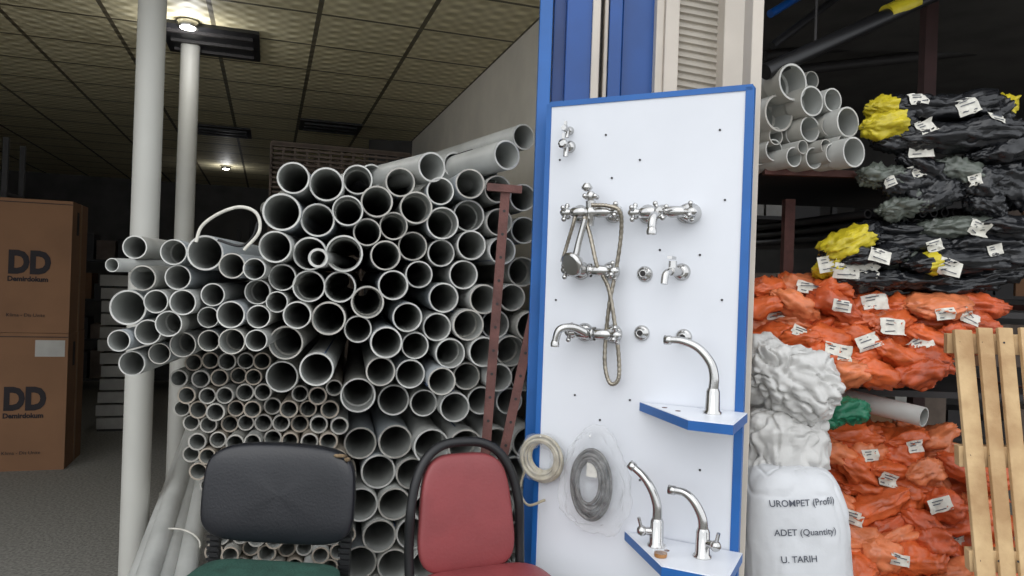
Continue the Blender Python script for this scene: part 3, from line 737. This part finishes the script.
b = MB(); k = 50
def blk(u, v, d, w, h, L, bands=(), mat=BAGBLK, tilt=0.0, amp=0.22, yaw=0.1, pinch=0.4):
    global k; k += 1
    Lx = V((1, yaw, tilt)).normalized(); U = (Z - Lx * Z.dot(Lx)).normalized()
    bag(b, P(u, v, d), (Lx.cross(U), U, Lx), (w, h, L), mat, k, amp, 52, 40, pinch, bands)
for (u, v, L, tl, bd) in [(950, 108, .56, .10, ()), (925, 120, .5, 0, ()), (898, 112, .30, -.1, ((0.0, 0.4, YELLOW),)), (890, 126, .26, .1, ((0, .55, YELLOW),)), (992, 112, .26, .5, ((.55, 1, YELLOW),)), (950, 138, .5, .05, ()), (985, 132, .4, .1, ()), (905, 140, .3, 0, ()), (1010, 150, .4, .2, ()), (1005, 175, .4, .3, ())]:
    blk(u, v, 3.35 + random.uniform(-.05, .05), .17, .12, L, bd, tilt=tl, amp=.38)
for (u, v, L, tl, bd) in [(900, 232, .4, 0, ()), (960, 226, .45, .1, ()), (925, 246, .5, 0, ()), (985, 245, .45, .12, ()), (850, 240, .3, .5, ((0.1, .6, YELLOW),)), (838, 266, .24, .2, ((0, .6, YELLOW),)), (905, 260, .45, -.1, ()), (960, 262, .55, .1, ((.3, .36, YELLOW),)), (995, 272, .4, .1, ()), (870, 256, .35, .1, ()), (1010, 228, .4, 0, ()), (870, 280, .35, 0, ()), (915, 280, .4, 0, ()), (960, 284, .4, .1, ()), (1010, 255, .4, .1, ())]:
    blk(u, v, 3.4 + random.uniform(-.06, .06), .18, .1, L, bd, tilt=tl, amp=.38, mat=BAGBLK if random.random() < .8 else CLEARG)
o = b.obj("black_wrapped_bundle_pile")
tags(b.bvh(), [(968,107),(920,150),(996,118),(846,270),(880,256),(918,99),(868,268),(978,229),(828,264),(950,268),(925,128),(935,246),(995,250)], (.08, .06), o)
b = MB()
for (u, v, L, h) in [(905, 186, .26, .13), (882, 176, .22, .1), (985, 186, .26, .16), (935, 195, .28, .12), (925, 172, .3, .1), (965, 174, .28, .11), (1012, 185, .3, .18), (905, 206, .25, .1), (985, 208, .2, .1)]:
    blk(u, v, 3.35, .13, h, L, mat=random.choice([CLEARG, BAGBLK]) if u > 890 else CLEARG, amp=.5, tilt=random.uniform(-.7, .7))
o = b.obj("grey_plastic_bag_pile"); tags(b.bvh(), [(890, 182), (975, 180), (915, 172)], (.06, .05), o)
b = MB()
for i in range(12):
    for j in range(3):
        p = P(868 + i * 11 + (j % 2) * 5, 214 + j * 10 - i * 0.2, 3.42)
        b.tube(p, V((-0.25, 1, 0)), 1.4, 0.021, 0.016, BLACKP, BLACKP, DARKM, seg=14)
b.obj("black_pipe_bundle")
b = MB()
for (u, v, r, dd) in [(793,82,17,0),(779,113,17,.02),(812,101,14,.0),(833,100,12,.04),(848,122,14,.0),(810,129,13,.03),(829,126,10,.05),(794,134,11,.1),(774,150,11,.05),(794,157,10,0),(814,158,11,.02),(833,153,10,.0),(854,152,14,-.05),(768,88,13,.2),(762,134,11,.2),(760,155,10,.1),(776,136,9,.04),(812,80,9,.25),(826,146,7,.0),(803,147,7,.0),(843,141,6,.0)]:
    d = 3.3 + dd; b.tube(P(u, v, d), V((-0.45, 1, -0.01)), 1.5, r * d / F, r * d / F * .88, random.choice([PVC, PVC2]), PVCIN, random.choice([PVCRIM, PVCRIM2]), socket=r > 13)
b.obj("pvc_pipe_bundle")
b = MB()
def vpost(u, v, d, w=0.05, top=3.3, m_=RUST): 
    p = P(u, v, d); b.hexa((p.x - w / 2, p.y, 0), X * w, Y * w, Z * top, m_)
vpost(790, 220, 3.75, top=1.95); vpost(1052, 200, 3.75)
def shelfbar(v, d, u0=765, u1=1060, y1=4.6, m_=RUST):
    p0 = P(u0, v, d); p1 = P(u1, v + (u1 - u0) * 0.035, d); z = p0.z
    b.hexa((p0.x, d, z), X * (p1.x - p0.x), Y * 0.04, Z * 0.03, m_)
    b.hexa((p0.x, d + 0.04, z + 0.01), X * (p1.x - p0.x), Y * (y1 - d), Z * 0.02, DARKM)
shelfbar(174, 3.42); shelfbar(310, 3.6, m_=DARKM); shelfbar(392, 3.5, m_=DARKM)
for v in (180, 312, 398):
    for u in (790, 1052):
        p = P(u, v, 3.75); b.hexa((p.x - .02, 3.6, p.z), X * .04, Y * 1.0, Z * .03, RUST)
b.obj("steel_shelf_rack")
b = MB(); vpost(931, 60, 4.3, 0.07, m_=pm("dull_red_steel", (70, 44, 42), .7)); b.obj("steel_column")
b = MB()
b.cyl(P(765, 72, 3.3), P(905, 8, 3.6), 0.036, m=BLACKP); b.cyl(P(905, 8, 3.6), P(960, -17, 3.72), 0.036, m=BLACKP)
b.cyl(P(772, 46, 3.6), P(860, -20, 3.9), 0.02, m=BLACKP)
b.cyl(P(886, 14, 3.56), P(915, 1, 3.62), 0.042, m=YELLOW)
b.cyl(P(770, 14, 3.7), P(800, -4, 3.8), 0.02, m=BLUED)
for i in range(4): b.cyl(P(765, 20 + i * 18, 5.5), P(1100, -30 + i * 22, 5.5), 0.04, m=random.choice([DARKM, BLACKP]))
for xx in (P(815, 48, 3.41), P(905, 8, 3.6)): b.cyl(xx, V((xx.x, xx.y, 3.3)), .006, m=DARKM, seg=8)
b.obj("overhead_pipe_bundle")
for (p0, L) in [((1.2, 6.2, 0.0), 1.5), ((3.0, 6.2, 0.0), 1.8)]:
    b = MB(); p0 = V(p0)
    for zz in (0.3, 0.9, 1.5, 2.1):
        b.hexa(p0 + Z * zz, X * L, Y * 0.5, Z * 0.03, DARKM); x = 0.03
        while x < L - 0.3:
            w = random.uniform(.15, .3); h = random.uniform(.1, .4); b.hexa(p0 + V((x, .05, zz + .03)), X * w, Y * .35, Z * h, random.choice([CARD, DARKM, CRATE, CARDL])); x += w + .02
    for x in (0, L - .04): b.hexa(p0 + X * x, X * .04, Y * .04, Z * 2.6, DARKM)
    b.obj("storage_rack")
b = MB(); b.tube(P(924, 417, 3.12), V((-0.75, 1, 0.12)), 0.9, 0.042, 0.036, PVC, PVCIN, PVCRIM); b.obj("loose_pvc_pipe")
b = MB()
blk(842, 412, 3.0, .14, .10, .22, mat=GREENB, amp=.45, tilt=.1); blk(822, 420, 2.98, .1, .08, .16, mat=GREENB, amp=.45)
b.obj("green_plastic_bag")

# white sacks
def sack(c, size, seed, mat, name, lean=0.0, e1=0.55, amp=0.1, neck=0.0, ax=None, fr=(.4, 1.6), fine=1.0):
    b = MB(); off = V((seed, seed * 2.3, seed * .7)); cf = crumple(int(seed * 10), 12, *fr); cg = crumple(int(seed * 31), 8, fr[1], fr[1] * 2.4)
    def df(l):
        k = amp * .6 * noise.noise(l * 1.5 + off) + amp * cf(l) + fine * amp * .5 * cg(l) - fine * amp * .45 * (1 - min(1, abs(noise.noise(l * 2.6 + off)) * 7))
        w = 1 - neck * max(0, l.z) ** 2 + 0.06 * (1 - l.z * l.z)
        return V((l.x * w * (1 + k) + lean * l.z, l.y * w * (1 + k), l.z * (1 + k * .5)))
    b.sup(c, ax or (V((1, .12, 0)), V((-.12, 1, 0)), Z), size, e1, 0.7, 150, 120, mat, df)
    return b.obj(name), b.bvh()
p = P(803, 540, 2.75)
s1, bv = sack(V((p.x, p.y + .1, 0.405)), (0.41, 0.30, 0.81), 3.1, SACK, "white_sack", lean=-0.12, neck=.04, amp=.07, e1=.4, fine=.7)
exr = V((math.cos(.05), math.sin(.05), 0.06)); eyr = V((-0.12, 0, 1))
for i, (t, v) in enumerate([("UROMPET (Profil)", 515), ("ADET (Quantity)", 545), ("U. TARIH", 572)]):
    q = P((779, 784, 790)[i], v, 2.6); text_mesh(t, 0.033, INK, q, exr, eyr, V((0, -1, 0)), s1, bvh=bv, bold=.0003)
p = P(792, 450, 2.88)
sack(V((p.x - 0.02, p.y + .05, p.z)), (0.34, 0.24, 0.34), 8.1, SACK2, "white_plastic_sack", lean=.05, amp=.26, fr=(.4, 2.2))
p = P(790, 377, 2.92)
sack(V((p.x, p.y, p.z - .01)), (0.25, 0.28, 0.36), 5.7, SACK2, "white_plastic_sack", amp=.34, ax=(V((0.2, .1, 1)), V((0, 1, -.1)), V((1, 0, -.35))), fr=(.4, 2.2))

# leaning pallet
b = MB()
def quad_board(p0, p1, w, t, m=WOOD, side=X): b.bar(p0, p1, w, t, m, side=side)
nn = V((-0.25, -1, 0.22)).normalized()
def PT(u, v): return onplane(u, v, P(950, 330, 2.8), nn)
for (u, v) in [(962, 330), (984, 328), (1004, 328), (1026, 328), (1050, 328), (1074, 328)]:
    a_ = PT(u, v); b_ = PT(u + 24, 585); dirv = (b_ - a_).normalized(); L = (a_.z - 0.02) / -dirv.z
    quad_board(a_, a_ + dirv * L, 0.066 if u == 962 else 0.054, 0.018)
for v, t in ((342, .04), (455, .05), (560, .05)):
    a_ = PT(948 + (v - 342) * .1, v) - nn * 0.03 ; b_ = PT(1096, v + 3) - nn * 0.03
    quad_board(a_, b_, 0.075, t, side=Z)
    for i in range(6):
        q = a_.lerp(b_, 0.07 + i * .155) + nn * .04; b.cyl(q, q + nn * .003, .004, m=DARKM, seg=8)
b.obj("wooden_pallet", bevel=0.002)

# ------------------------------------------------------------ light
w = bpy.data.worlds.new("world"); sc.world = w; w.use_nodes = True
bg = w.node_tree.nodes["Background"]; bg.inputs[0].default_value = (0.93, 0.96, 1.0, 1); bg.inputs[1].default_value = 1.55
sl = bpy.data.lights.new("sun", 'SUN'); sl.energy = 0.7; sl.angle = math.radians(50); sl.color = (1, .98, .95)
so = bpy.data.objects.new("sun", sl); so.rotation_euler = (math.radians(52), 0, math.radians(-12)); so.location = (0, -3, 6); sc.collection.objects.link(so)
